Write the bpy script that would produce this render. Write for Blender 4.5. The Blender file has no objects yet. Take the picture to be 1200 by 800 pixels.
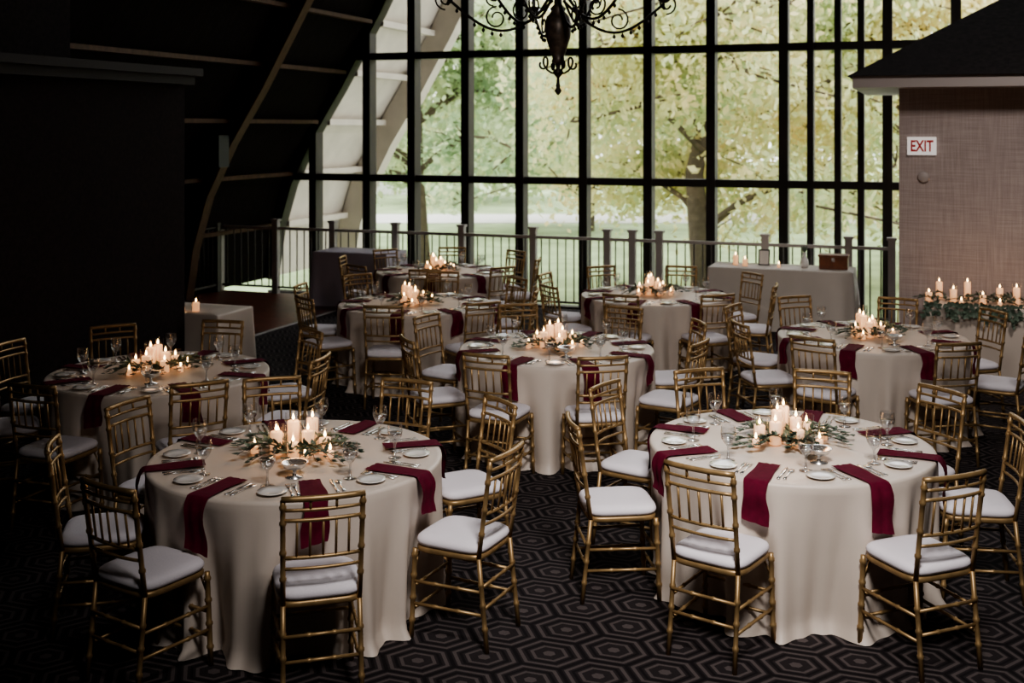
import bpy, math, random
import numpy as np
from mathutils import Vector, Matrix
random.seed(7); rng=np.random.default_rng(7)
pi=math.pi
COL=bpy.context.scene.collection

# ---------------------------------------------------------------- materials
def newmat(name):
    m=bpy.data.materials.new(name); m.use_nodes=True
    nt=m.node_tree; b=nt.nodes['Principled BSDF']
    return m,nt,b
def mat(name,col,rough=.6,metal=0,var=0.0,scale=8,bump=0,bscale=60,sheen=0,emis=None,estr=0,coat=0,aniso=None,spec=None):
    m,nt,b=newmat(name)
    b.inputs['Base Color'].default_value=(*col,1); b.inputs['Roughness'].default_value=rough
    b.inputs['Metallic'].default_value=metal
    if spec is not None: b.inputs['Specular IOR Level'].default_value=spec
    if sheen: b.inputs['Sheen Weight'].default_value=sheen
    if coat: b.inputs['Coat Weight'].default_value=coat
    if emis: b.inputs['Emission Color'].default_value=(*emis,1); b.inputs['Emission Strength'].default_value=estr
    tc=nt.nodes.new('ShaderNodeTexCoord')
    if var>0:
        n=nt.nodes.new('ShaderNodeTexNoise'); n.inputs['Scale'].default_value=scale; n.inputs['Detail'].default_value=5
        mp=nt.nodes.new('ShaderNodeMapping')
        if aniso: mp.inputs['Scale'].default_value=aniso
        nt.links.new(tc.outputs['Object'],mp.inputs[0]); nt.links.new(mp.outputs[0],n.inputs['Vector'])
        r=nt.nodes.new('ShaderNodeValToRGB')
        r.color_ramp.elements[0].position=.3; r.color_ramp.elements[1].position=.7
        r.color_ramp.elements[0].color=(*[c*(1-var) for c in col],1)
        r.color_ramp.elements[1].color=(*[min(1,c*(1+var)) for c in col],1)
        nt.links.new(n.outputs['Fac'],r.inputs[0]); nt.links.new(r.outputs[0],b.inputs['Base Color'])
    if bump>0:
        n=nt.nodes.new('ShaderNodeTexNoise'); n.inputs['Scale'].default_value=bscale; n.inputs['Detail'].default_value=3
        nt.links.new(tc.outputs['Object'],n.inputs['Vector'])
        bp=nt.nodes.new('ShaderNodeBump'); bp.inputs['Strength'].default_value=bump; bp.inputs['Distance'].default_value=.01
        nt.links.new(n.outputs['Fac'],bp.inputs['Height']); nt.links.new(bp.outputs[0],b.inputs['Normal'])
    return m

M={}
M['gold']=mat('gold_resin',(.36,.235,.11),.42,.55,var=.2,scale=20)
M['cushion']=mat('cushion_fabric',(.80,.75,.79),.85,bump=.15,bscale=120)
M['cloth']=mat('champagne_cloth',(.64,.55,.475),.5,var=.04,scale=3,bump=.08,bscale=250)
M['cloth_b']=mat('ivory_cloth',(.62,.56,.50),.65,var=.04,scale=3)
M['cloth_p']=mat('lilac_cloth',(.52,.47,.54),.65,var=.04,scale=3)
M['napkin']=mat('burgundy_fabric',(.105,.006,.022),.85,var=.15,scale=30,spec=.15)
M['china']=mat('white_china',(.80,.78,.75),.15,coat=.5)
M['silver']=mat('silver',(.80,.79,.77),.25,.9)
M['wax']=mat('candle_wax',(.85,.70,.55),.5,emis=(1,.46,.20),estr=.7)  # warm emission stands in for flame light glowing through the wax
M['flame']=mat('flame',(1,.7,.3),.5,emis=(1,.62,.28),estr=18)
M['wick']=mat('wick',(.02,.02,.02),.9)
M['leaf']=mat('eucalyptus_leaf',(.10,.14,.10),.6,var=.4,scale=14)
M['stem']=mat('stem_brown',(.08,.06,.035),.8)
M['iron']=mat('chandelier_iron',(.035,.026,.02),.5,.6,var=.3,scale=30)
M['urn']=mat('chandelier_urn',(.10,.07,.05),.4,.3,var=.5,scale=25)
M['frame']=mat('dark_wood_frame',(.022,.015,.012),.55,var=.3,scale=6,aniso=(6,6,.6))
M['rib']=mat('glulam_wood',(.10,.05,.027),.6,var=.25,scale=5,aniso=(3,3,1),spec=.2)
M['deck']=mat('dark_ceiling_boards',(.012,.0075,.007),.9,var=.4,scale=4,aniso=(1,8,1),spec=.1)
M['pale']=mat('pale_exterior_timber',(.62,.56,.48),.7,var=.08,scale=3)
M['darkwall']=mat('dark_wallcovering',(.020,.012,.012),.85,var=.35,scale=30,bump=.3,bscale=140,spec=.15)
M['darktrim']=mat('dark_trim',(.026,.016,.015),.6,spec=.2)
M['post']=mat('painted_post',(.46,.42,.40),.5,var=.1,scale=5)
M['rail']=mat('rail_dark',(.09,.075,.07),.45)
M['shingle']=mat('dark_shingle',(.016,.012,.012),.9,var=.4,scale=18,spec=.15)
M['fascia']=mat('fascia_paint',(.38,.33,.31),.5)
M['box']=mat('mahogany',(.18,.06,.026),.4,var=.3,scale=12)
M['signw']=mat('sign_white',(.8,.78,.76),.4,emis=(1,.95,.9),estr=.35)
M['signr']=mat('sign_red',(.55,.03,.03),.4)
M['trunk']=mat('tree_bark',(.12,.09,.065),.9,var=.3,scale=6)
M['lawn']=mat('lawn_grass',(.34,.42,.23),.95,var=.25,scale=.7)
M['road']=mat('pale_pavement',(.62,.6,.57),.9,var=.05)
M['bldg']=mat('distant_siding',(.7,.68,.66),.8)
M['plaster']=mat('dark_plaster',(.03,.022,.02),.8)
M['black']=mat('speaker_black',(.01,.01,.01),.6)

def glassmat(name,k=.5,base=.03,tint=(1,1,1)):
    m,nt,b=newmat(name)
    nt.nodes.remove(b)
    out=nt.nodes['Material Output']
    g=nt.nodes.new('ShaderNodeBsdfGlossy'); g.inputs['Roughness'].default_value=.08
    t=nt.nodes.new('ShaderNodeBsdfTransparent'); t.inputs[0].default_value=(*tint,1)
    f=nt.nodes.new('ShaderNodeLayerWeight'); f.inputs[0].default_value=.3
    p=nt.nodes.new('ShaderNodeMath'); p.operation='POWER'; p.inputs[1].default_value=1.6
    nt.links.new(f.outputs['Facing'],p.inputs[0])
    q=nt.nodes.new('ShaderNodeMath'); q.operation='MULTIPLY_ADD'; q.inputs[1].default_value=k; q.inputs[2].default_value=base
    nt.links.new(p.outputs[0],q.inputs[0])
    mx=nt.nodes.new('ShaderNodeMixShader')
    nt.links.new(q.outputs[0],mx.inputs[0]); nt.links.new(t.outputs[0],mx.inputs[1]); nt.links.new(g.outputs[0],mx.inputs[2])
    nt.links.new(mx.outputs[0],out.inputs[0])
    return m
M['glass']=glassmat('clear_drinking_glass',.95,.16,tint=(.93,.94,.95))
M['holder']=glassmat('clear_candle_glass',.45,.04,tint=(.985,.985,.985))
M['pane']=glassmat('window_glass',.3,.02,tint=(.98,.98,.97))

def leafmat(name,c1,c2,c3):
    m,nt,b=newmat(name); nt.nodes.remove(b); out=nt.nodes['Material Output']
    geo=nt.nodes.new('ShaderNodeNewGeometry'); n=nt.nodes.new('ShaderNodeTexNoise'); n.inputs['Scale'].default_value=.45; n.inputs['Detail'].default_value=6
    nt.links.new(geo.outputs['Position'],n.inputs['Vector'])
    r=nt.nodes.new('ShaderNodeValToRGB'); e=r.color_ramp.elements
    e[0].position=.35; e[0].color=(*c1,1); e[1].position=.68; e[1].color=(*c3,1); k=e.new(.5); k.color=(*c2,1)
    nt.links.new(n.outputs['Fac'],r.inputs[0])
    d=nt.nodes.new('ShaderNodeBsdfDiffuse'); t=nt.nodes.new('ShaderNodeBsdfTranslucent'); mx=nt.nodes.new('ShaderNodeMixShader'); mx.inputs[0].default_value=.5
    nt.links.new(r.outputs[0],d.inputs[0]); nt.links.new(r.outputs[0],t.inputs[0])
    nt.links.new(d.outputs[0],mx.inputs[1]); nt.links.new(t.outputs[0],mx.inputs[2]); nt.links.new(mx.outputs[0],out.inputs[0])
    return m
M['fol1']=leafmat('autumn_foliage',(.54,.63,.37),(.77,.76,.47),(.91,.76,.46))
M['fol2']=leafmat('green_foliage',(.38,.50,.32),(.60,.68,.45),(.78,.78,.52))

def weave(name,c1,c2):
    m,nt,b=newmat(name); b.inputs['Roughness'].default_value=.8
    tc=nt.nodes.new('ShaderNodeTexCoord'); outs=[]
    for sc in ((3,3,160),(120,120,3)):
        mp=nt.nodes.new('ShaderNodeMapping'); mp.inputs['Scale'].default_value=sc
        n=nt.nodes.new('ShaderNodeTexNoise'); n.inputs['Scale'].default_value=1; n.inputs['Detail'].default_value=2
        nt.links.new(tc.outputs['Object'],mp.inputs[0]); nt.links.new(mp.outputs[0],n.inputs['Vector']); outs.append(n.outputs['Fac'])
    a=nt.nodes.new('ShaderNodeMath'); a.operation='ADD'; nt.links.new(outs[0],a.inputs[0]); nt.links.new(outs[1],a.inputs[1])
    r=nt.nodes.new('ShaderNodeMapRange'); r.inputs[1].default_value=.75; r.inputs[2].default_value=1.25; nt.links.new(a.outputs[0],r.inputs[0])
    mx=nt.nodes.new('ShaderNodeMix'); mx.data_type='RGBA'
    mx.inputs[6].default_value=(*c1,1); mx.inputs[7].default_value=(*c2,1)
    nt.links.new(r.outputs[0],mx.inputs[0]); nt.links.new(mx.outputs[2],b.inputs['Base Color'])
    return m
M['weave']=weave('woven_wallcovering',(.30,.24,.225),(.44,.37,.345))

def carpet():
    m,nt,b=newmat('hexagon_carpet'); b.inputs['Roughness'].default_value=.95
    L=nt.links
    geo=nt.nodes.new('ShaderNodeTexCoord')
    mp=nt.nodes.new('ShaderNodeMapping'); mp.inputs['Scale'].default_value=(3.1,3.6,0); mp.inputs['Location'].default_value=(100,100,0)
    L.new(geo.outputs['Object'],mp.inputs[0])
    def vm(op,a,b_=None):
        n=nt.nodes.new('ShaderNodeVectorMath'); n.operation=op
        for i,x in enumerate((a,b_)):
            if x is None: continue
            if isinstance(x,tuple): n.inputs[i].default_value=x
            else: L.new(x,n.inputs[i])
        return n
    def mm(op,a,b_=None):
        n=nt.nodes.new('ShaderNodeMath'); n.operation=op
        for i,x in enumerate((a,b_)):
            if x is None: continue
            if isinstance(x,(int,float)): n.inputs[i].default_value=x
            else: L.new(x,n.inputs[i])
        return n.outputs[0]
    S=(1.7320508,1,1); Hh=(.8660254,.5,0)
    p=mp.outputs[0]
    a=vm('SUBTRACT',vm('MODULO',p,S).outputs[0],Hh).outputs[0]
    bb=vm('SUBTRACT',vm('MODULO',vm('ADD',p,Hh).outputs[0],S).outputs[0],Hh).outputs[0]
    def hexd(v):
        ab=vm('ABSOLUTE',v).outputs[0]
        sx=nt.nodes.new('ShaderNodeSeparateXYZ'); L.new(ab,sx.inputs[0])
        return mm('MAXIMUM',mm('ADD',mm('MULTIPLY',sx.outputs[1],.5),mm('MULTIPLY',sx.outputs[0],.8660254)),sx.outputs[1])
    hd=mm('MINIMUM',hexd(a),hexd(bb))
    def band(c,w):
        return mm('LESS_THAN',mm('ABSOLUTE',mm('SUBTRACT',hd,c)),w)
    lines=mm('MAXIMUM',band(.410,.028),band(.235,.026))
    lines=mm('MAXIMUM',lines,band(.04,.045))
    dim=mm('MAXIMUM',band(.5,.03),band(.32,.022))
    nz=nt.nodes.new('ShaderNodeTexNoise'); nz.inputs['Scale'].default_value=220; L.new(geo.outputs['Object'],nz.inputs['Vector'])
    def mixc(f,c1,c2):
        mx=nt.nodes.new('ShaderNodeMix'); mx.data_type='RGBA'
        L.new(f,mx.inputs[0])
        for i,c in ((6,c1),(7,c2)):
            if isinstance(c,tuple): mx.inputs[i].default_value=(*c,1)
            else: L.new(c,mx.inputs[i])
        return mx.outputs[2]
    c=mixc(dim,(.024,.019,.020),(.010,.008,.009))
    c=mixc(lines,c,(.090,.073,.071))
    mu=nt.nodes.new('ShaderNodeMix'); mu.data_type='RGBA'; mu.blend_type='MULTIPLY'; mu.inputs[0].default_value=.7
    L.new(c,mu.inputs[6]); L.new(nz.outputs['Fac'],mu.inputs[7])
    gain=nt.nodes.new('ShaderNodeVectorMath'); gain.operation='SCALE'; gain.inputs['Scale'].default_value=1.5
    L.new(mu.outputs[2],gain.inputs[0]); L.new(gain.outputs[0],b.inputs['Base Color'])
    b.inputs['Specular IOR Level'].default_value=.15
    return m
M['carpet']=carpet()
def woodfloor():
    m,nt,b=newmat('parquet_floor'); b.inputs['Roughness'].default_value=.35
    tc=nt.nodes.new('ShaderNodeTexCoord'); br=nt.nodes.new('ShaderNodeTexBrick')
    br.inputs['Scale'].default_value=3; br.inputs['Color1'].default_value=(.22,.065,.042,1); br.inputs['Color2'].default_value=(.15,.048,.032,1)
    br.inputs['Mortar'].default_value=(.02,.01,.008,1); br.inputs['Mortar Size'].default_value=.01
    nt.links.new(tc.outputs['Object'],br.inputs[0]); nt.links.new(br.outputs[0],b.inputs['Base Color'])
    return m
M['parquet']=woodfloor()

# ---------------------------------------------------------------- mesh builder
class MB:
    def __init__(s): s.v=[]; s.f=[]; s.m=[]; s.mats=[]; s.sm=[]
    def mi(s,name):
        if name not in s.mats: s.mats.append(name)
        return s.mats.index(name)
    def add(s,vs,fs,mt,smooth=True):
        o=len(s.v); s.v.extend([tuple(x) for x in vs]); k=s.mi(mt)
        for f in fs: s.f.append(tuple(i+o for i in f)); s.m.append(k); s.sm.append(smooth)
    def tube(s,pts,rad,mt,n=8,cap=True):
        pts=[Vector(p) for p in pts]
        if not isinstance(rad,(list,tuple)): rad=[rad]*len(pts)
        vs=[];fs=[];prev=None
        for i,p in enumerate(pts):
            d=(pts[min(i+1,len(pts)-1)]-pts[max(i-1,0)])
            if d.length<1e-9: d=Vector((0,0,1))
            d.normalize()
            if prev is None:
                a=Vector((0,0,1)) if abs(d.z)<.9 else Vector((1,0,0))
                x=d.cross(a).normalized()
            else:
                x=(prev-d*prev.dot(d))
                x=x.normalized() if x.length>1e-6 else d.orthogonal().normalized()
            prev=x; y=d.cross(x)
            for k in range(n):
                an=2*pi*k/n; vs.append(p+(x*math.cos(an)+y*math.sin(an))*rad[i])
        for i in range(len(pts)-1):
            for k in range(n):
                k2=(k+1)%n; fs.append((i*n+k,i*n+k2,(i+1)*n+k2,(i+1)*n+k))
        if cap:
            fs.append(tuple(range(n-1,-1,-1))); fs.append(tuple((len(pts)-1)*n+k for k in range(n)))
        s.add(vs,fs,mt)
    def lathe(s,prof,mt,n=20,o=(0,0,0),sx=1,sy=1,cap=True):
        vs=[];fs=[]
        for r,z in prof:
            for k in range(n):
                a=2*pi*k/n; vs.append((o[0]+r*math.cos(a)*sx,o[1]+r*math.sin(a)*sy,o[2]+z))
        for i in range(len(prof)-1):
            for k in range(n):
                k2=(k+1)%n; fs.append((i*n+k,i*n+k2,(i+1)*n+k2,(i+1)*n+k))
        if cap and prof[0][0]>1e-5: fs.append(tuple(range(n-1,-1,-1)))
        if cap and prof[-1][0]>1e-5: fs.append(tuple((len(prof)-1)*n+k for k in range(n)))
        s.add(vs,fs,mt)
    def box(s,c,sz,mt,M3=None):
        x,y,z=[a/2 for a in sz]
        vs=[Vector(p) for p in ((-x,-y,-z),(x,-y,-z),(x,y,-z),(-x,y,-z),(-x,-y,z),(x,-y,z),(x,y,z),(-x,y,z))]
        if M3 is not None: vs=[M3@v for v in vs]
        vs=[v+Vector(c) for v in vs]
        s.add(vs,[(0,3,2,1),(4,5,6,7),(0,1,5,4),(1,2,6,5),(2,3,7,6),(3,0,4,7)],mt,False)
    def pad(s,prof,mt,w,d,n=40,e=.35,o=(0,0,0)):
        vs=[];fs=[]
        for sc,z in prof:
            for k in range(n):
                a=2*pi*k/n; c=math.cos(a); q=math.sin(a)
                vs.append((o[0]+w/2*sc*math.copysign(abs(c)**e,c),o[1]+d/2*sc*math.copysign(abs(q)**e,q),o[2]+z))
        for i in range(len(prof)-1):
            for k in range(n):
                k2=(k+1)%n; fs.append((i*n+k,i*n+k2,(i+1)*n+k2,(i+1)*n+k))
        fs.append(tuple(range(n-1,-1,-1))); fs.append(tuple((len(prof)-1)*n+k for k in range(n)))
        s.add(vs,fs,mt)
    def mesh(s,name):
        me=bpy.data.meshes.new(name); me.from_pydata(s.v,[],s.f)
        for k in s.mats: me.materials.append(M[k])
        me.polygons.foreach_set('material_index',s.m); me.polygons.foreach_set('use_smooth',s.sm)
        me.update(); return me
    def obj(s,name,loc=(0,0,0),rz=0,parent=None):
        return place(s.mesh(name),name,loc,rz,parent)
def place(me,name,loc=(0,0,0),rz=0,parent=None,sc=1):
    o=bpy.data.objects.new(name,me); COL.objects.link(o); o.location=loc; o.rotation_euler=(0,0,rz)
    if sc!=1: o.scale=(sc,sc,sc)
    if parent: o.parent=parent
    return o
def empty(name,loc=(0,0,0),rz=0):
    o=place(None,name,loc,rz); o.empty_display_size=.2; return o

# ---------------------------------------------------------------- room frame
# s runs along the window wall (to the right), t comes from the window into the room
TH=-math.atan(.36); U=Vector((math.cos(TH),math.sin(TH),0)); N=Vector((math.sin(TH),-math.cos(TH),0))
O=Vector((0,17.8,0))
def R(s,t,z=0): return O+U*s+N*t+Vector((0,0,z))
R3=Matrix((( U.x,-N.x,0),(U.y,-N.y,0),(0,0,1)))
def rbox(mb,s0,s1,t0,t1,z0,z1,mt):
    mb.box(R((s0+s1)/2,(t0+t1)/2,(z0+z1)/2),(abs(s1-s0),abs(t1-t0),abs(z1-z0)),mt,R3)

AX=5.0  # ridge position
prof=[(0,-4.3),(.8,-4.17),(1.6,-3.92),(2.4,-3.5),(3.2,-2.98),(4.4,-2.28),(7,-.9),(18.0,AX)]
def sleft(z):
    for (z0,s0),(z1,s1) in zip(prof,prof[1:]):
        if z<=z1: return s0+(s1-s0)*(max(z,z0)-z0)/(z1-z0)
    return AX
def sright(z): return 2*AX-sleft(z)
def ztop(s):
    if s>AX: s=2*AX-s
    for (z0,s0),(z1,s1) in zip(prof,prof[1:]):
        if s<=s1: return z0+(z1-z0)*(max(s,s0)-s0)/(s1-s0)
    return 17.9
full=[(s,z) for z,s in prof]+[(2*AX-s,z) for z,s in reversed(prof[:-1])]
SR=2*AX+4.3
def norms(pl):
    out=[]
    for i in range(len(pl)):
        a=pl[max(i-1,0)]; b=pl[min(i+1,len(pl)-1)]
        dx,dz=b[0]-a[0],b[1]-a[1]; l=math.hypot(dx,dz); out.append((-dz/l,dx/l))
    return out
fn=norms(full)
def shell(mb,t0,t1,off0,off1,mt,i0=0,i1=None):
    P=full[i0:i1]; Q=fn[i0:i1]
    vs=[]
    for (s,z),(a,b) in zip(P,Q):
        for off in (off0,off1):
            for t in (t0,t1): vs.append(R(s+a*off,t,z+b*off))
    fs=[]
    for i in range(len(P)-1):
        a=i*4;b=a+4
        fs+= [(a,a+1,b+1,b),(a+2,b+2,b+3,a+3),(a,b,b+2,a+2),(a+1,a+3,b+3,b+1)]
    e=(len(P)-1)*4
    fs+=[(0,2,3,1),(e,e+1,e+3,e+2)]
    mb.add(vs,fs,mt,False)

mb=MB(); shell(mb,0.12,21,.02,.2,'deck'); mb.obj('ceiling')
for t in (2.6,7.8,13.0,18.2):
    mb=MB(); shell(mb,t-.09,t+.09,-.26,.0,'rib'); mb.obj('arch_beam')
mb=MB()
for z in (.9,1.75,2.6,3.4,4.2,5.1,6.2,7.4,8.6,9.8,11,12.2,13.6,15):
    s=sleft(z)
    for sg in (0,1):
        ss=s if not sg else 2*AX-s
        off=.05 if not sg else -.05
        rbox(mb,ss+off-.05,ss+off+.05,.2,20.8,z-.03,z+.03,'rib')
mb.obj('ceiling_purlins')
mb=MB(); shell(mb,-2.6,-.12,.02,.2,'pale')
shell(mb,-2.5,-2.2,-.42,.0,'pale')
for z in (.9,1.75,2.6,3.4,4.2,5.1,6.2):
    s=sleft(z); rbox(mb,s-.02,s+.14,-2.4,-.12,z-.05,z+.05,'pale')
mb.obj('roof_overhang')
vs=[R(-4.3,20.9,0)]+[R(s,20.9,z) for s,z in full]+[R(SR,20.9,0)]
mb=MB(); mb.add(vs,[tuple(range(len(vs)))],'plaster',False); mb.obj('wall_back_sky_block')  # unseen end wall, put in to block sky light from behind the camera

# window wall
mb=MB()
mull=[-3.43,-2.45,-1.66,-.74,.16,1.17,2.16,3.09,4.12,4.49,4.86,5.17,5.52,6.4,7.3,8.2,9.1,10,10.9,11.8,12.7]
for s in mull:
    w=.13 if s not in (4.49,4.86,5.17) else .09
    rbox(mb,s-w/2,s+w/2,-.12,.12,-1.3,ztop(s)-.02,'frame')
for z in (-.25,1.7,3.65,5.6,7.55,9.5,11.45,13.4,15.3):
    rbox(mb,sleft(z)+.02,sright(z)-.02,-.10,.10,z-.055,z+.055,'frame')
rbox(mb,-4.5,SR+.2,-.15,.15,-1.5,-1.15,'frame')
shell(mb,-.12,.12,-.1,.2,'frame')
w=mb.obj('window_1')
g=MB()
vs=[R(-4.3,0,-1.2)]+[R(s,0,z) for s,z in full]+[R(SR,0,-1.2)]
g.add(vs,[tuple(range(len(vs)))],'pane',False); gp=g.obj('glass',parent=w)

# floors
L0=-6;L1=15
me=bpy.data.meshes.new('floor')
vv=[(L0,-24,-.12),(L1,-24,-.12),(L1,-1.5,-.12),(L0,-1.5,-.12),(L0,-24,0),(L1,-24,0),(L1,-1.5,0),(L0,-1.5,0)]
me.from_pydata(vv,[],[(0,3,2,1),(4,5,6,7),(0,1,5,4),(1,2,6,5),(2,3,7,6),(3,0,4,7)])
me.materials.append(M['carpet']); fo=place(me,'floor',O,TH)
me=bpy.data.meshes.new('parquet_floor')
vv=[(L0+1.2,-7),(-1.6,-7),(-1.6,-1.55),(L0+1.2,-1.55)]
vv=[(a,b,0.0) for a,b in vv]+[(a,b,.008) for a,b in vv]
me.from_pydata(vv,[],[(0,3,2,1),(4,5,6,7),(0,1,5,4),(1,2,6,5),(2,3,7,6),(3,0,4,7)])
me.materials.append(M['parquet']); place(me,'floor_parquet',O,TH)
mb=MB(); rbox(mb,-1.6,-1.56,1.55,7,0,.014,'post'); mb.obj('trim_1')
mb=MB(); rbox(mb,-6,L1,-.15,1.5,-1.5,-1.4,'parquet'); mb.obj('floor_lower')
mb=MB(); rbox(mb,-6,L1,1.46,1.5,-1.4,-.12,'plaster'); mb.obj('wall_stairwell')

# railing
mb=MB(); posts=[-4.19,-3.21,-2.24,-1.22,-.18,.89,1.95,2.30,2.67,4.06,5.1,5.62]
for s in posts:
    rbox(mb,s-.045,s+.045,1.555,1.645,0,1.10,'post'); rbox(mb,s-.06,s+.06,1.54,1.66,1.10,1.13,'post')
for a,b in zip(posts,posts[1:]):
    rbox(mb,a+.045,b-.045,1.575,1.625,.97,1.01,'post'); rbox(mb,a+.045,b-.045,1.585,1.615,.09,.12,'rail')
    n=max(1,int((b-a)/.115))
    for k in range(1,n):
        s=a+(b-a)*k/n; p=R(s,1.6); mb.tube([p+Vector((0,0,.12)),p+Vector((0,0,.97))],.010,'rail',6)
mb.obj('railing')
mb=MB()
for t in (1.75,2.9,4.05): rbox(mb,-4.19,-4.11,t-.04,t+.04,.008,1.1,'rail')
rbox(mb,-4.17,-4.13,1.75,4.05,.98,1.02,'rail'); rbox(mb,-4.17,-4.13,1.75,4.05,.1,.13,'rail')
for k in range(1,20):
    p=R(-4.15,1.75+2.3*k/20); mb.tube([p+Vector((0,0,.1)),p+Vector((0,0,1))],.01,'rail',6)
mb.obj('side_railing')
mb=MB(); rbox(mb,-3.55,-3.27,2.75,3.0,1.95,2.4,'black'); rbox(mb,-3.8,-3.55,2.84,2.9,2.15,2.2,'black')
mb.obj('wall_speaker')

# left dark partition
WS=-.42; WT=7.76
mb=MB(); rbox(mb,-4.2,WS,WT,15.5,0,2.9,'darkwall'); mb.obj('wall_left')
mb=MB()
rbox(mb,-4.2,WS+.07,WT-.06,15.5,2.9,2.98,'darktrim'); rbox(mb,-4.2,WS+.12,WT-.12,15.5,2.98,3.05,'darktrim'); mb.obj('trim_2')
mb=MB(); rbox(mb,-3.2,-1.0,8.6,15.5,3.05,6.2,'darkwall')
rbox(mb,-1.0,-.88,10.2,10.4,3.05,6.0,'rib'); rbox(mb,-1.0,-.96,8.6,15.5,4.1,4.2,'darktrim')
mb.obj('wall_left_upper')
mb=MB(); rbox(mb,WS,WS+.02,WT,15.5,0,.12,'darktrim'); mb.obj('baseboard_left')

# right booth
mb=MB(); rbox(mb,5.75,11,1.62,3.78,0,2.95,'weave'); 
bw=mb.obj('wall_right')
mb=MB()
rbox(mb,5.3,11.4,1.2,4.25,2.92,3.04,'fascia')
e=[R(5.25,4.30,3.04),R(11.5,4.30,3.04),R(11.5,1.15,3.04),R(5.25,1.15,3.04),R(6.85,2.72,3.97),R(11.5,2.72,3.97)]
mb.add(e,[(0,1,5,4),(1,2,5),(2,3,4,5),(3,0,4),(0,3,2,1)],'shingle',False)
mb.obj('booth_roof')
mb=MB(); rbox(mb,5.76,11,3.78,3.80,0,.12,'fascia'); mb.obj('baseboard_right')

# exit sign
sg=MB(); sg.box((0,0,0),(.29,.035,.19),'signw')
sp=R(5.98,3.80,2.31); so=sg.obj('exit_sign',sp,TH)
fc=bpy.data.curves.new('exit_letters','FONT'); fc.body='EXIT'; fc.size=.165; fc.align_x='CENTER'; fc.align_y='CENTER'; fc.extrude=.002; fc.offset=.004
fc.materials.append(M['signr']); fo_=bpy.data.objects.new('letters',fc); COL.objects.link(fo_); fo_.parent=so; fo_.location=(0,-.021,-.005); fo_.rotation_euler=(pi/2,0,0); fo_.scale=(.68,1,1)
mb=MB(); mb.lathe([(.06,0),(.06,.02),(.045,.03),(.0,.032)],'fascia',24)
dial=mb.obj('wall_thermostat',R(6.0,3.78,1.98)); dial.rotation_euler=(pi/2,0,TH)

# ---------------------------------------------------------------- chair
def chair_mesh():
    c=MB()
    def bamboo(a,b,r,mt='gold',rings=(),n=8):
        a=Vector(a);b=Vector(b); pts=[a];rad=[r]
        for q in rings:
            for dq,k in ((-.012,1),(-.006,1.35),(.006,1.35),(.012,1)):
                pts.append(a.lerp(b,q)+ (b-a).normalized()*dq); rad.append(r*k)
        pts.append(b);rad.append(r); c.tube(pts,rad,mt,n)
    for sx in (-1,1):
        x=.178*sx
        bamboo((x*1.03,-.235,0),(x,-.185,.44),.0125,rings=(.25,.5,.72))
        bamboo((x,-.185,.44),(x*1.04,-.255,.915),.0125,rings=(.25,.5,.78,.93))
        bamboo((.196*sx,.205,0),(.19*sx,.185,.44),.0135,rings=(.2,.45,.7,.93))
        for z in (.17,.28):
            bamboo((.194*sx,.2,z),(x,-.205,z),.0085,rings=(.33,.66),n=6)
    for z in (.14,.25): bamboo((-.19,.198,z),(.19,.198,z),.0085,rings=(.33,.66),n=6)
    for z in (.20,.31): bamboo((-.178,-.21,z),(.178,-.21,z),.0085,rings=(.33,.66),n=6)
    for sx in (-1,1):
        c.tube([(.19*sx,.19,.33),(.14*sx,.19,.41)],.006,'gold',6)
    def by(z): return -.185-.07*(z-.44)/.475
    def railx(z,r,w=.182,bow=.022):
        pts=[(w*(-1+2*k/8),by(z)-bow*(1-(-1+2*k/8)**2),z) for k in range(9)]
        c.tube(pts,r,'gold',8)
    railx(.918,.014,.192); railx(.868,.008); railx(.822,.009); railx(.655,.009); railx(.605,.008)
    for k in range(5):
        q=(-.66+1.32*k/4)
        c.tube([(q*.182,by(.655)-.022*(1-q*q),.655),(q*.182,by(.822)-.022*(1-q*q),.822)],.0065,'gold',6)
        if k in (1,3): c.tube([(q*.182,by(.868)-.022*(1-q*q),.868),(q*.182,by(.918)-.022*(1-q*q),.918)],.007,'gold',6)
    c.pad([(.96,.425),(1,.432),(1,.448),(.96,.455)],'gold',.40,.40)
    c.pad([(.90,.452),(1.0,.462),(1.03,.478),(1.0,.493),(.93,.503),(.75,.509),(.4,.511),(.05,.511)],'cushion',.40,.40,e=.4)
    c.v=[(x*.93,y*.94,z) for x,y,z in c.v]
    return c.mesh('dining_chair')
CH=chair_mesh()

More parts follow.
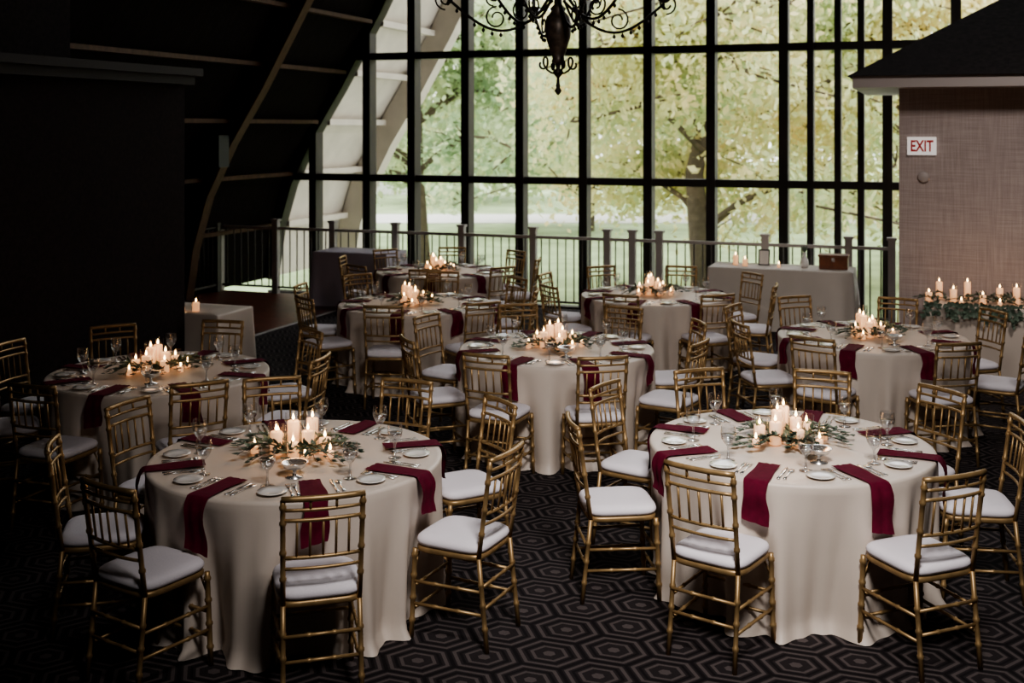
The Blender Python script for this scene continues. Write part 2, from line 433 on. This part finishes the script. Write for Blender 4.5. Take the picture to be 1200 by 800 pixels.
# ---------------------------------------------------------------- tablecloths
def cloth_round(seed,Rr=.765,H=.765,mt='cloth',n=260):
    r_=random.Random(seed); ph=[r_.uniform(0,6.28) for _ in range(6)]
    def fold(a):
        x=.55*math.sin(8*a+ph[0]+.9*math.sin(2*a+ph[4]))+.45*math.sin(13*a+ph[1]+1.0*math.sin(3*a+ph[5]))+.28*math.sin(21*a+ph[2])+.16*math.sin(34*a+ph[3])
        return x
    rings=[]
    for r in (.02,.3,.6,.74,.757): rings.append([(r,H)]*n)
    rings.append([(Rr,H-.004)]*n); rings.append([(Rr+.003,H-.015)]*n)
    for i in range(1,20):
        q=i/19; z=H-.015-(H-.018)*q
        row=[]
        for k in range(n):
            a=2*pi*k/n; A=.10*q**.9; a2=a+.05*q*math.sin(5*a+ph[3])
            f=fold(a2)
            rr=Rr+.003-.06*q+A*f+.035*max(0,q-.93)/.07
            lim=Rr+.006+.02*q if q<.35 else Rr+.013+.13*(q-.35)
            if rr>lim: rr=lim+(rr-lim)*.3*q
            row.append((rr,max(.003,z+ (.006*f if q>.99 else 0))))
        rings.append(row)
    vs=[];fs=[]
    for row in rings:
        for k,(r,z) in enumerate(row):
            a=2*pi*k/n; vs.append((r*math.cos(a),r*math.sin(a),z))
    for i in range(len(rings)-1):
        for k in range(n):
            k2=(k+1)%n; fs.append((i*n+k,i*n+k2,(i+1)*n+k2,(i+1)*n+k))
    fs.append(tuple(range(n)))
    m=MB(); m.add(vs,fs,mt); return m.mesh('tablecloth')
CL=[cloth_round(i) for i in (3,11,25,40)]
tb=MB(); tb.lathe([(.0,.725),(.74,.725),(.745,.735),(.745,.752),(.0,.753)],'box',48); TOP=tb.mesh('tabletop')
tb=MB(); tb.lathe([(.28,0.002),(.28,.03),(.06,.06),(.045,.4),(.05,.7),(.2,.724)],'iron',20); PED=tb.mesh('pedestal')

def cloth_rect(name,s0,s1,t0,t1,mt,seed=1,H=.765):
    r_=random.Random(seed); ph=[r_.uniform(0,6.28) for _ in range(4)]
    cx,cy=(s0+s1)/2,(t0+t1)/2; w=(s1-s0)/2; d=(t1-t0)/2
    P=[]
    def seg(a,b,nn):
        for i in range(nn): P.append((a[0]+(b[0]-a[0])*i/nn,a[1]+(b[1]-a[1])*i/nn))
    seg((-w,-d),(w,-d),60); seg((w,-d),(w,d),34); seg((w,d),(-w,d),60); seg((-w,d),(-w,-d),34)
    n=len(P); L=2*(2*w+2*d)
    vs=[];fs=[];rings=0
    for sc in (.0,.5,.985): 
        for x,y in P: vs.append((x*max(sc,.01),y*max(sc,.01),H))
        rings+=1
    for q in [0,.02]+[i/14 for i in range(1,15)]:
        z=H-.006-(H-.009)*q
        for k,(x,y) in enumerate(P):
            xa,ya=P[(k-1)%n]; xb,yb=P[(k+1)%n]; tx,ty=xb-xa,yb-ya; l=math.hypot(tx,ty); nx,ny=ty/l,-tx/l
            acc=k/n*L
            f=.5*math.sin(acc*9+ph[0]+math.sin(acc*2))+.35*math.sin(acc*17+ph[1])+.2*math.sin(acc*31+ph[2])
            cd=min(math.hypot(abs(x)-w,abs(y)-d),.3)
            off=.022*q*f+.06*q*math.exp(-(cd/.07)**2)
            vs.append((x+nx*off,y+ny*off,z))
        rings+=1
    for i in range(rings-1):
        for k in range(n):
            k2=(k+1)%n; fs.append((i*n+k,i*n+k2,(i+1)*n+k2,(i+1)*n+k))
    m=MB(); m.add(vs,fs,mt)
    e=empty(name,R(cx,cy),TH)
    m.obj('tablecloth',parent=e)
    b=MB(); b.box((0,0,.74),(2*w-.02,2*d-.02,.03),'box')
    for sx in(-1,1):
        for sy in (-1,1): b.tube([((w-.12)*sx,(d-.1)*sy,0),((w-.12)*sx,(d-.1)*sy,.73)],.015,'iron',8)
    b.obj('folding_table_frame',parent=e)
    return e

# ---------------------------------------------------------------- tableware
def napkin_mesh(seed):
    r_=random.Random(seed); m=MB(); nx=9; path=[]
    for i in range(8): path.append((.47+.29*i/7,.773))
    path+=[(.777,.769),(.789,.757),(.793,.738)]
    hang=.15+.07*r_.random()
    for i in range(1,9): path.append((.796+.006*math.sin(i*.8),.738-hang*i/8))
    vs=[];sk=r_.uniform(-.03,.03)
    for j,(r,z) in enumerate(path):
        wd=.058+.005*math.sin(j*.7+seed)+(.008*max(0,j-9)/9)
        for k in range(nx):
            u=-1+2*k/(nx-1)
            dz=.004*math.sin(u*5+j*.25+seed) if z>.76 else 0
            dr=.010*abs(math.sin(u*3.2+seed)) if z<.74 else 0
            vs.append((r+dr,u*wd+sk*(j/len(path)),z+abs(dz)-(.012*u*math.copysign(1,sk) if j==len(path)-1 else 0)))
    fs=[(j*nx+k,j*nx+k+1,(j+1)*nx+k+1,(j+1)*nx+k) for j in range(len(path)-1) for k in range(nx-1)]
    m.add(vs,fs,'napkin'); return m.mesh('napkin')
NAP=[napkin_mesh(i) for i in range(5)]
m=MB(); m.lathe([(0,.002),(.042,.002),(.047,.004),(.071,.012),(.072,.015),(.048,.008),(0,.006)],'china',32); PLATE=m.mesh('dessert_plate')
m=MB(); m.lathe([(.0,.001),(.034,.001),(.035,.003),(.008,.010),(.005,.05),(.007,.075),(.022,.09),(.037,.115),(.041,.14),(.037,.178),(.0365,.180)],'glass',20,cap=False)
m.lathe([(0,.096),(.020,.097),(.033,.115),(.037,.135),(0,.135)],'glass',20,cap=False); GOB=m.mesh('water_goblet')
def cutlery():
    m=MB()
    def flat(pts,z,mt='silver'):
        vs=[];n=len(pts)
        for x,y,w in pts: vs+= [(x,y-w,z),(x,y+w,z),(x,y+w,z+.003),(x,y-w,z+.003)]
        fs=[]
        for i in range(n-1):
            a=i*4;b=a+4
            for k in range(4): fs.append((a+k,a+(k+1)%4,b+(k+1)%4,b+k))
        fs+=[(3,2,1,0),tuple((n-1)*4+k for k in range(4))]
        m.add(vs,fs,mt)
    y=.095
    flat([(-.11,y,.003),(-.09,y,.009),(0,y,.009),(.01,y,.004),(.05,y,.006),(.095,y,.008)],.001)
    y=.125
    flat([(-.09,y,.006),(-.08,y,.014),(-.06,y,.018),(-.04,y,.012),(-.03,y,.004),(.04,y,.004),(.09,y,.009)],.001)
    for y in (-.09,-.118):
        for k in (-1.5,-.5,.5,1.5): flat([(-.105,y+k*.006,.0015),(-.06,y+k*.006,.0018)],.001)
        flat([(-.065,y,.011),(-.04,y,.010),(-.03,y,.004),(.04,y,.004),(.09,y,.009)],.001)
    return m.mesh('cutlery_set')
CUT=cutlery()

# ---------------------------------------------------------------- greenery / candles
def leaf(m,p,d,up,ln,w,mt='leaf'):
    d=d.normalized(); x=d.cross(up)
    if x.length<1e-4: x=d.orthogonal()
    x.normalize(); u=x.cross(d)
    vs=[p,p+d*ln*.3+x*w*.45+u*.003,p+d*ln*.65+x*w*.42,p+d*ln,p+d*ln*.65-x*w*.42,p+d*ln*.3-x*w*.45+u*.003,p+d*ln*.5-u*w*.15]
    m.add(vs,[(0,1,6),(1,2,6),(2,3,6),(3,4,6),(4,5,6),(5,0,6)],mt)
def greenery(seed,rx=.31,ry=.22,nst=24,line=False):
    r_=random.Random(seed); m=MB()
    for i in range(nst):
        if line: sx=-rx+2*rx*i/nst; p=Vector((sx,r_.uniform(-.06,.06),.012)); a=r_.choice([0,pi])+r_.uniform(-.7,.7); ln=r_.uniform(.15,.28)
        else:
            a=2*pi*i/nst+r_.uniform(-.2,.2); p=Vector((math.cos(a)*.04,math.sin(a)*.04,.012)); ln=1
        e=Vector((rx*math.cos(a),ry*math.sin(a),0))*r_.uniform(.75,1.1) if not line else Vector((math.cos(a),math.sin(a),0))*ln
        pts=[]
        curl=r_.uniform(-.05,.05); h=r_.uniform(.02,.08)
        for k in range(7):
            q=k/6; pts.append(p+e*q+Vector((-e.y,e.x,0))*curl*4*q*q+Vector((0,0,h*math.sin(q*pi*.9))))
        m.tube(pts,[.003*(1-.6*k/6) for k in range(7)],'stem',5)
        for k in range(1,7):
            d=(pts[k]-pts[k-1])
            for _ in range(4):
                dd=d.normalized()+Vector((r_.uniform(-1,1),r_.uniform(-1,1),r_.uniform(-.15,.6)))
                pp=pts[k]-d*r_.random(); pp.z=max(pp.z,.008)
                if dd.z<0: dd.z=abs(dd.z)*.3
                leaf(m,pp,dd,Vector((0,0,1)),r_.uniform(.03,.055),r_.uniform(.02,.034))
    return m.mesh('eucalyptus_greenery')
GR=[greenery(5),greenery(9)]
def candle(h,r,glass=True):
    m=MB()
    m.lathe([(0,.004),(r,.004),(r,h-.004),(r-.004,h),(r*.4,h-.006),(0,h-.007)],'wax',18)
    m.tube([(0,0,h-.007),(.001,0,h+.008)],.0012,'wick',5)
    m.lathe([(0,h+.004),(.005,h+.009),(.008,h+.016),(.005,h+.027),(.002,h+.036),(0,h+.040)],'flame',10)
    if glass:
        g=r+.010; H=h+.045
        m.lathe([(g,0.001),(g,H)],'holder',24,cap=False)
    return m.mesh('pillar_candle')
CAN=[candle(.165,.032),candle(.125,.032),(candle(.085,.032)),candle(.04,.020)]
m=MB(); m.lathe([(0,0),(.045,0),(.046,.004),(.012,.010),(.009,.03),(.02,.04),(.05,.05),(.066,.075),(.068,.078),(.060,.075),(.04,.057),(0,.051)],'silver',28); BOWL=m.mesh('footed_silver_bowl')
def centerpiece(x,y,rz,k,power=1.9):
    e=empty('candle_centerpiece',(x,y,.767),rz)
    place(GR[k%2],'greenery',(0,0,0),0,e)
    for i,(cx,cy,c) in enumerate([(-.05,.05,0),(.05,.03,1),(-.10,-.04,1),(.02,-.07,2),(.13,.07,2),(-.15,.06,2),(.02,.13,0)]):
        place(CAN[c],'candle_%d'%i,(cx,cy,.004),random.random()*6,e)
    for i,(cx,cy) in enumerate([(.20,.0),(-.22,-.06),(.12,-.12)]):
        place(CAN[3],'votive_%d'%i,(cx,cy,.004),0,e)
    l=bpy.data.lights.new('candle_glow','POINT'); l.energy=power; l.color=(1,.55,.27); l.shadow_soft_size=.06
    lo=bpy.data.objects.new('candle_glow',l); COL.objects.link(lo); lo.parent=e; lo.location=(0,0,.30)

def D(a): return math.radians(a)
tables=[
 (-1.14,6.10,[-123,-74,-22,27,-163,66,153,108],-20),
 (1.53,6.35,[-174,-123,-66,-7,142,104,66,30],10),
 (-2.51,8.20,[-157,-112,-62,-13,40,84,125,168],30),
 (.35,9.10,[-117,-76,-157,-31,14,58,104,152],0),
 (3.0,9.60,[-128,-76,-29,18,62,106,150,-165],40),
 (-.95,11.4,[-100,-55,-10,35,80,125,170,-145],70),
 (1.49,12.0,[-112,-67,-22,23,68,113,158,-157],20),
 (-.88,14.0,[-95,-50,-5,40,85,130,175,-140],50),
]
for ti,(x,y,angs,cr) in enumerate(tables):
    e=empty('round_banquet_table',(x,y,0),0)
    c=place(CL[ti%4],'tablecloth',(0,0,0),ti*1.3,e); place(TOP,'tabletop',(0,0,0),0,e); place(PED,'pedestal',(0,0,0),0,e)
    angs=sorted(angs)
    base=sum(a-45*i for i,a in enumerate(angs))/8
    for ai,a in enumerate(angs):
        th=D(a); rr=.965+random.uniform(-.015,.03)
        place(CH,'dining_chair',(x+rr*math.cos(th),y+rr*math.sin(th),0),th+pi/2+random.uniform(-.09,.09))
        th=D(base+45*ai)
        def off(r,tg): return (x+r*math.cos(th)-tg*math.sin(th), y+r*math.sin(th)+tg*math.cos(th))
        place(NAP[(ai*2+ti)%5],'napkin',(x,y,0),th+random.uniform(-.02,.02))
        px,py=off(.59,0); place(CUT,'cutlery_set',(px,py,.767),th)
        px,py=off(.60,-.205); place(PLATE,'dessert_plate',(px,py,.767),0)
        px,py=off(.49,.19); place(GOB,'water_goblet',(px,py,.767),0)
    centerpiece(x,y,D(cr),ti,1.9 if ti!=2 else 1.2)
    if ti<5:
        place(BOWL,'footed_silver_bowl',(x+.06,y-.38,.767),0)

# ---------------------------------------------------------------- buffet tables
cloth_rect('serving_table',3.45,5.2,1.74,2.36,'cloth_b',1)
cloth_rect('serving_table',-2.1,-.95,1.80,2.45,'cloth_p',2)
cloth_rect('serving_table',-1.25,-.15,7.04,7.64,'cloth',3)
cloth_rect('serving_table',6.0,7.85,3.98,4.74,'cloth',4)
m=MB(); m.box((0,0,.075),(.34,.22,.15),'box'); m.box((0,0,.163),(.36,.24,.02),'box'); m.box((0,-.122,.12),(.04,.006,.05),'silver'); m.obj('wooden_card_box',R(4.95,2.02,.767),TH)
m=MB(); m.lathe([(0,0),(.04,0),(.055,.05),(.045,.1),(.02,.14),(.025,.19),(.022,.19),(.017,.14),(0,.12)],'china',20)
for k in range(12):
    a=k*.7; leaf(m,Vector((0,0,.17)),Vector((math.cos(a)*.5,math.sin(a)*.5,1)),Vector((0,0,1)),.12,.03)
m.obj('flower_vase',R(4.60,2.05,.767))
def photo_frame(loc,w,h):
    m=MB(); M3=Matrix.Rotation(-.2,3,'X')
    m.box((0,0,h/2),(w,.015,h),'frame',M3); m.box((0,-.010,h/2),(w-.03,.004,h-.03),'china',M3)
    m.box((0,.045,h*.35),(.02,.005,h*.7),'frame',Matrix.Rotation(.3,3,'X'))
    m.obj('picture_frame',loc,TH)
photo_frame(R(4.1,2.0,.770),.14,.2)
place(CAN[1],'pillar_candle',R(3.75,2.05,.767)); place(CAN[2],'pillar_candle',R(3.88,2.12,.767)); place(CAN[3],'votive_candle',R(4.3,2.15,.767))
place(CAN[2],'pillar_candle',R(-.48,7.5,.767)); place(CAN[3],'votive_candle',R(-.60,7.54,.767))
gl=greenery(33,.85,.1,34,True)
place(gl,'greenery_garland',R(6.9,4.45,.767),TH)
g2=MB(); r_=random.Random(4)
for i in range(22):
    s=-.85+1.7*i/21; p=Vector((s,-.40,.01))
    pts=[p+Vector((0,.1,.0)),p+Vector((0,-.005,.012)),p+Vector((r_.uniform(-.03,.03),-.03,-.06)),p+Vector((r_.uniform(-.05,.05),-.035,-.06-.13*r_.random()))]
    g2.tube(pts,.0025,'stem',5)
    for q in range(1,4):
        for _ in range(8):
            leaf(g2,pts[q-1].lerp(pts[q],r_.random())+Vector((0,-.005,0)),Vector((r_.uniform(-1,1),-.4*r_.random()-.1,r_.uniform(-.9,.3))),Vector((0,-1,0)),.055,.034)
g2.obj('trailing_greenery',R(6.9,4.36,.767),TH)
for s,t,c in [(6.15,4.2,0),(6.28,4.45,1),(6.42,4.15,0),(6.55,4.5,2),(6.72,4.2,1),(6.86,4.42,0),(7.0,4.2,0),(7.15,4.5,2),(7.3,4.2,1),(7.5,4.4,0),(6.05,4.45,2),(6.35,4.62,3),(6.7,4.6,3),(6.98,4.6,3)]:
    place(CAN[c],'pillar_candle',R(s,t,.767))
for s in (6.4,7.0):
    l=bpy.data.lights.new('candle_glow','POINT'); l.energy=1.0; l.color=(1,.6,.35); l.shadow_soft_size=.05
    lo=bpy.data.objects.new('candle_glow',l); COL.objects.link(lo); lo.location=R(s,4.5,1.12)

# ---------------------------------------------------------------- chandelier
ch=MB()
zb=2.74
ch.lathe([(0,zb),(.012,zb+.01),(.028,zb+.035),(.012,zb+.06),(.018,zb+.07),(.012,zb+.09),(.01,zb+.13),(.035,zb+.16),(.04,zb+.175),(.015,zb+.20),(.02,zb+.23)],'iron',18)
ch.lathe([(.02,zb+.23),(.05,zb+.25),(.04,zb+.27),(.06,zb+.33),(.092,zb+.43),(.10,zb+.52),(.085,zb+.58),(.05,zb+.62),(.06,zb+.64),(.03,zb+.67),(.025,zb+.9),(.05,zb+.93),(.02,zb+.97)],'urn',24)
ch.tube([(0,0,zb+.9),(0,0,ztop(6.0-2.8)-.2)],.012,'iron',8)
for k in range(4):
    a=k*pi/2+.3; d=Vector((math.cos(a),math.sin(a),0)); pts=[]
    for i in range(22):
        q=i/21; an=-pi/2+q*2*pi*1.35; r=.07*(1-.7*q)
        pts.append(d*(.02+.10*min(1,q*2)+r*math.cos(an)*.9)+Vector((0,0,zb+.20+r*math.sin(an)+.03)))
    ch.tube(pts,.008,'iron',6)
for k in range(8):
    a=k*pi/4+.2; d=Vector((math.cos(a),math.sin(a),0)); pts=[]
    R1=.82 if k%2==0 else .56; zl=.0 if k%2==0 else .08
    for i in range(25):
        q=i/24
        r=.04+(R1-.04)*q; z=zb+.70+zl-.22*math.sin(q*pi*1.05)-.04*q*q
        pts.append(d*r+Vector((0,0,z)))
    ch.tube(pts,.011,'iron',6)
    end=pts[-1]
    c0=pts[13]; cp=[]
    for i in range(20):
        q=i/19; an=pi/2-q*2*pi*1.25; r=.085*(1-.65*q)
        cp.append(c0+Vector((0,0,.09))+d*(r*math.cos(an))+Vector((0,0,r*math.sin(an)-.0)))
    ch.tube(cp,.007,'iron',6)
    cp=[]
    for i in range(18):
        q=i/17; an=-pi/2+q*2*pi*1.2; r=.08*(1-.6*q)
        cp.append(end+d*(r*math.cos(an)+.02)+Vector((0,0,r*math.sin(an))))
    ch.tube(cp,.007,'iron',6)
    ch.lathe([(.0,0),(.03,.01),(.055,.035),(.058,.04),(.02,.04),(.02,.045)],'iron',14,o=end)
    ch.lathe([(.014,.04),(.014,.15),(.0,.152)],'china',10,o=end)
    ch.lathe([(0,-.05),(.012,-.04),(.014,-.03),(.005,-.015),(.003,0)],'iron',10,o=end)
    for j in range(1,7):
        p=pts[24-j*2]; ch.lathe([(0,-.05),(.012,-.038),(.012,-.028),(.003,-.014),(.003,0)],'iron',8,o=p)
ch.obj('chandelier',(.34,8.5,0))

# ---------------------------------------------------------------- exterior
mb=MB(); mb.box((0,80,-1.65),(300,122,.1),'lawn'); mb.obj('lawn')
mb=MB(); mb.box((-5,52,-1.585),(120,5,.03),'road'); mb.obj('driveway')
mb=MB(); mb.box((-14,75,1.4),(16,8,6),'bldg'); mb.add([(-22.5,70.5,4.4),(-5.5,70.5,4.4),(-5.5,79.5,4.4),(-22.5,79.5,4.4),(-22.5,75,7.5),(-5.5,75,7.5)],[(0,1,5,4),(2,3,4,5),(1,2,5),(3,0,4)],'road',False)
for k in range(4): mb.box((-20+k*4,70.97,1.5),(1.4,.06,2),'road')
mb.obj('distant_house')
def tree(name,x,y,h,rad,nl,fm,seed,low=1.0,size=.2,zlo=.2):
    r_=np.random.default_rng(seed); rr=random.Random(seed)
    e=empty(name,(x,y,-1.6))
    m=MB()
    tp=[Vector((0,0,0)),Vector((rr.uniform(-.3,.3),rr.uniform(-.3,.3),h*.3)),Vector((rr.uniform(-.6,.6),rr.uniform(-.6,.6),h*.6)),Vector((0,0,h*.92))]
    m.tube(tp,[.30,.22,.14,.04],'trunk',10)
    tips=[]
    for i in range(22):
        z=h*(zlo+.65*rr.random()); a=rr.uniform(0,6.28); q=z/h
        b=tp[0].lerp(tp[3],q); ln=rad*(.9-.3*q)
        pts=[b]
        for k in range(1,7):
            pts.append(b+Vector((math.cos(a+.12*k*rr.uniform(-1,1)),math.sin(a+.1*k*rr.uniform(-1,1)),0))*ln*k/6+Vector((0,0,ln*(.35*math.sin(k/6*2.6)-.15*k/6))))
        m.tube(pts,[.08-.010*k for k in range(7)],'trunk',6)
        tips+=pts[2:]
        for k in (2,3,4,5):
            for _ in range(2):
                dd=Vector((rr.uniform(-1,1),rr.uniform(-1,1),rr.uniform(-.7,.6)))*ln*.3
                m.tube([pts[k],pts[k]+dd*.5+Vector((0,0,.1)),pts[k]+dd],[.03,.018,.008],'trunk',5); tips.append(pts[k]+dd); tips.append(pts[k]+dd*.6)
    m.obj('trunk_and_branches',parent=e)
    T=np.array([tuple(t) for t in tips]); idx=r_.integers(0,len(T),nl)
    C=T[idx]+r_.normal(0,.42,(nl,3))*np.array([1.2,1.2,.8])
    C[:,2]=np.where(C[:,2]<low,low+r_.random(nl)*1.5,C[:,2])
    A=r_.normal(size=(nl,3)); A/=np.linalg.norm(A,axis=1,keepdims=True)
    B=np.cross(A,r_.normal(size=(nl,3))); B/=np.linalg.norm(B,axis=1,keepdims=True)
    s=size*(.5+r_.random((nl,1)))
    V=np.stack([C-A*s,C+B*s*.55,C+A*s,C-B*s*.55],1).reshape(-1,3)
    me=bpy.data.meshes.new('foliage'); F=np.arange(nl*4).reshape(-1,4)
    me.from_pydata(V.tolist(),[],F.tolist()); me.materials.append(M[fm]); place(me,'foliage',(0,0,0),0,e)
tree('autumn_tree',4.6,27.5,10,5.5,30000,'fol1',1,size=.10,low=.8,zlo=.12)
tree('autumn_tree',10.5,29.5,11,6,30000,'fol1',2,size=.10,low=.6,zlo=.08)
tree('shade_tree',-2.6,33,10,4.6,16000,'fol2',3,size=.11,low=1.8)
tree('autumn_tree',16.5,36,11,6,20000,'fol1',4,size=.13,low=.6,zlo=.1)
tree('shade_tree',-10,40,12,6,18000,'fol2',5,size=.14)
tree('autumn_tree',3,46,13,7,20000,'fol2',6,size=.17,zlo=.1)
tree('autumn_tree',13,52,13,8,20000,'fol1',8,size=.18,zlo=.1)
tree('shade_tree',-3,64,13,7,14000,'fol2',9,size=.2,zlo=.1)
tree('shade_tree',24,64,14,8,14000,'fol2',10,size=.22,zlo=.1)

# ---------------------------------------------------------------- light
sc=bpy.context.scene
w=bpy.data.worlds.new('World'); sc.world=w; w.use_nodes=True
bg=w.node_tree.nodes['Background']; bg.inputs[0].default_value=(.95,.97,1,1); bg.inputs[1].default_value=4.1
def area(name,loc,tgt,size,en,col=(1,.95,.9),spread=180):
    l=bpy.data.lights.new(name,'AREA'); l.energy=en; l.size=size; l.color=col; l.spread=D(spread)
    o=bpy.data.objects.new(name,l); COL.objects.link(o); o.location=loc
    o.rotation_euler=(Vector(tgt)-Vector(loc)).to_track_quat('-Z','Y').to_euler()
area('front_fill_light',(.7,2.3,4.7),(1.1,6.8,.4),.9,58,(1,.96,.935),72)  # added unseen fill lamp: brightens the front tables, spares the left one
area('booth_fill_light',(4.4,7.0,5.4),(5.4,11.6,1.6),.8,30,(1,.93,.88),80)  # second added lamp, unseen, only there to lift the booth wall
sc.view_settings.view_transform='AgX'
try: sc.view_settings.look='AgX - Medium High Contrast'
except Exception as ex: print(ex)

# ---------------------------------------------------------------- camera
cd=bpy.data.cameras.new('camera'); co=bpy.data.objects.new('camera',cd); COL.objects.link(co); sc.camera=co
co.location=(0,0,2.5); co.rotation_euler=(pi/2,0,0); cd.sensor_width=36; cd.lens=1350/1200*36; cd.shift_y=-250/1200
cd.clip_end=500
cd.dof.use_dof=True; cd.dof.focus_distance=6.3; cd.dof.aperture_fstop=2.8
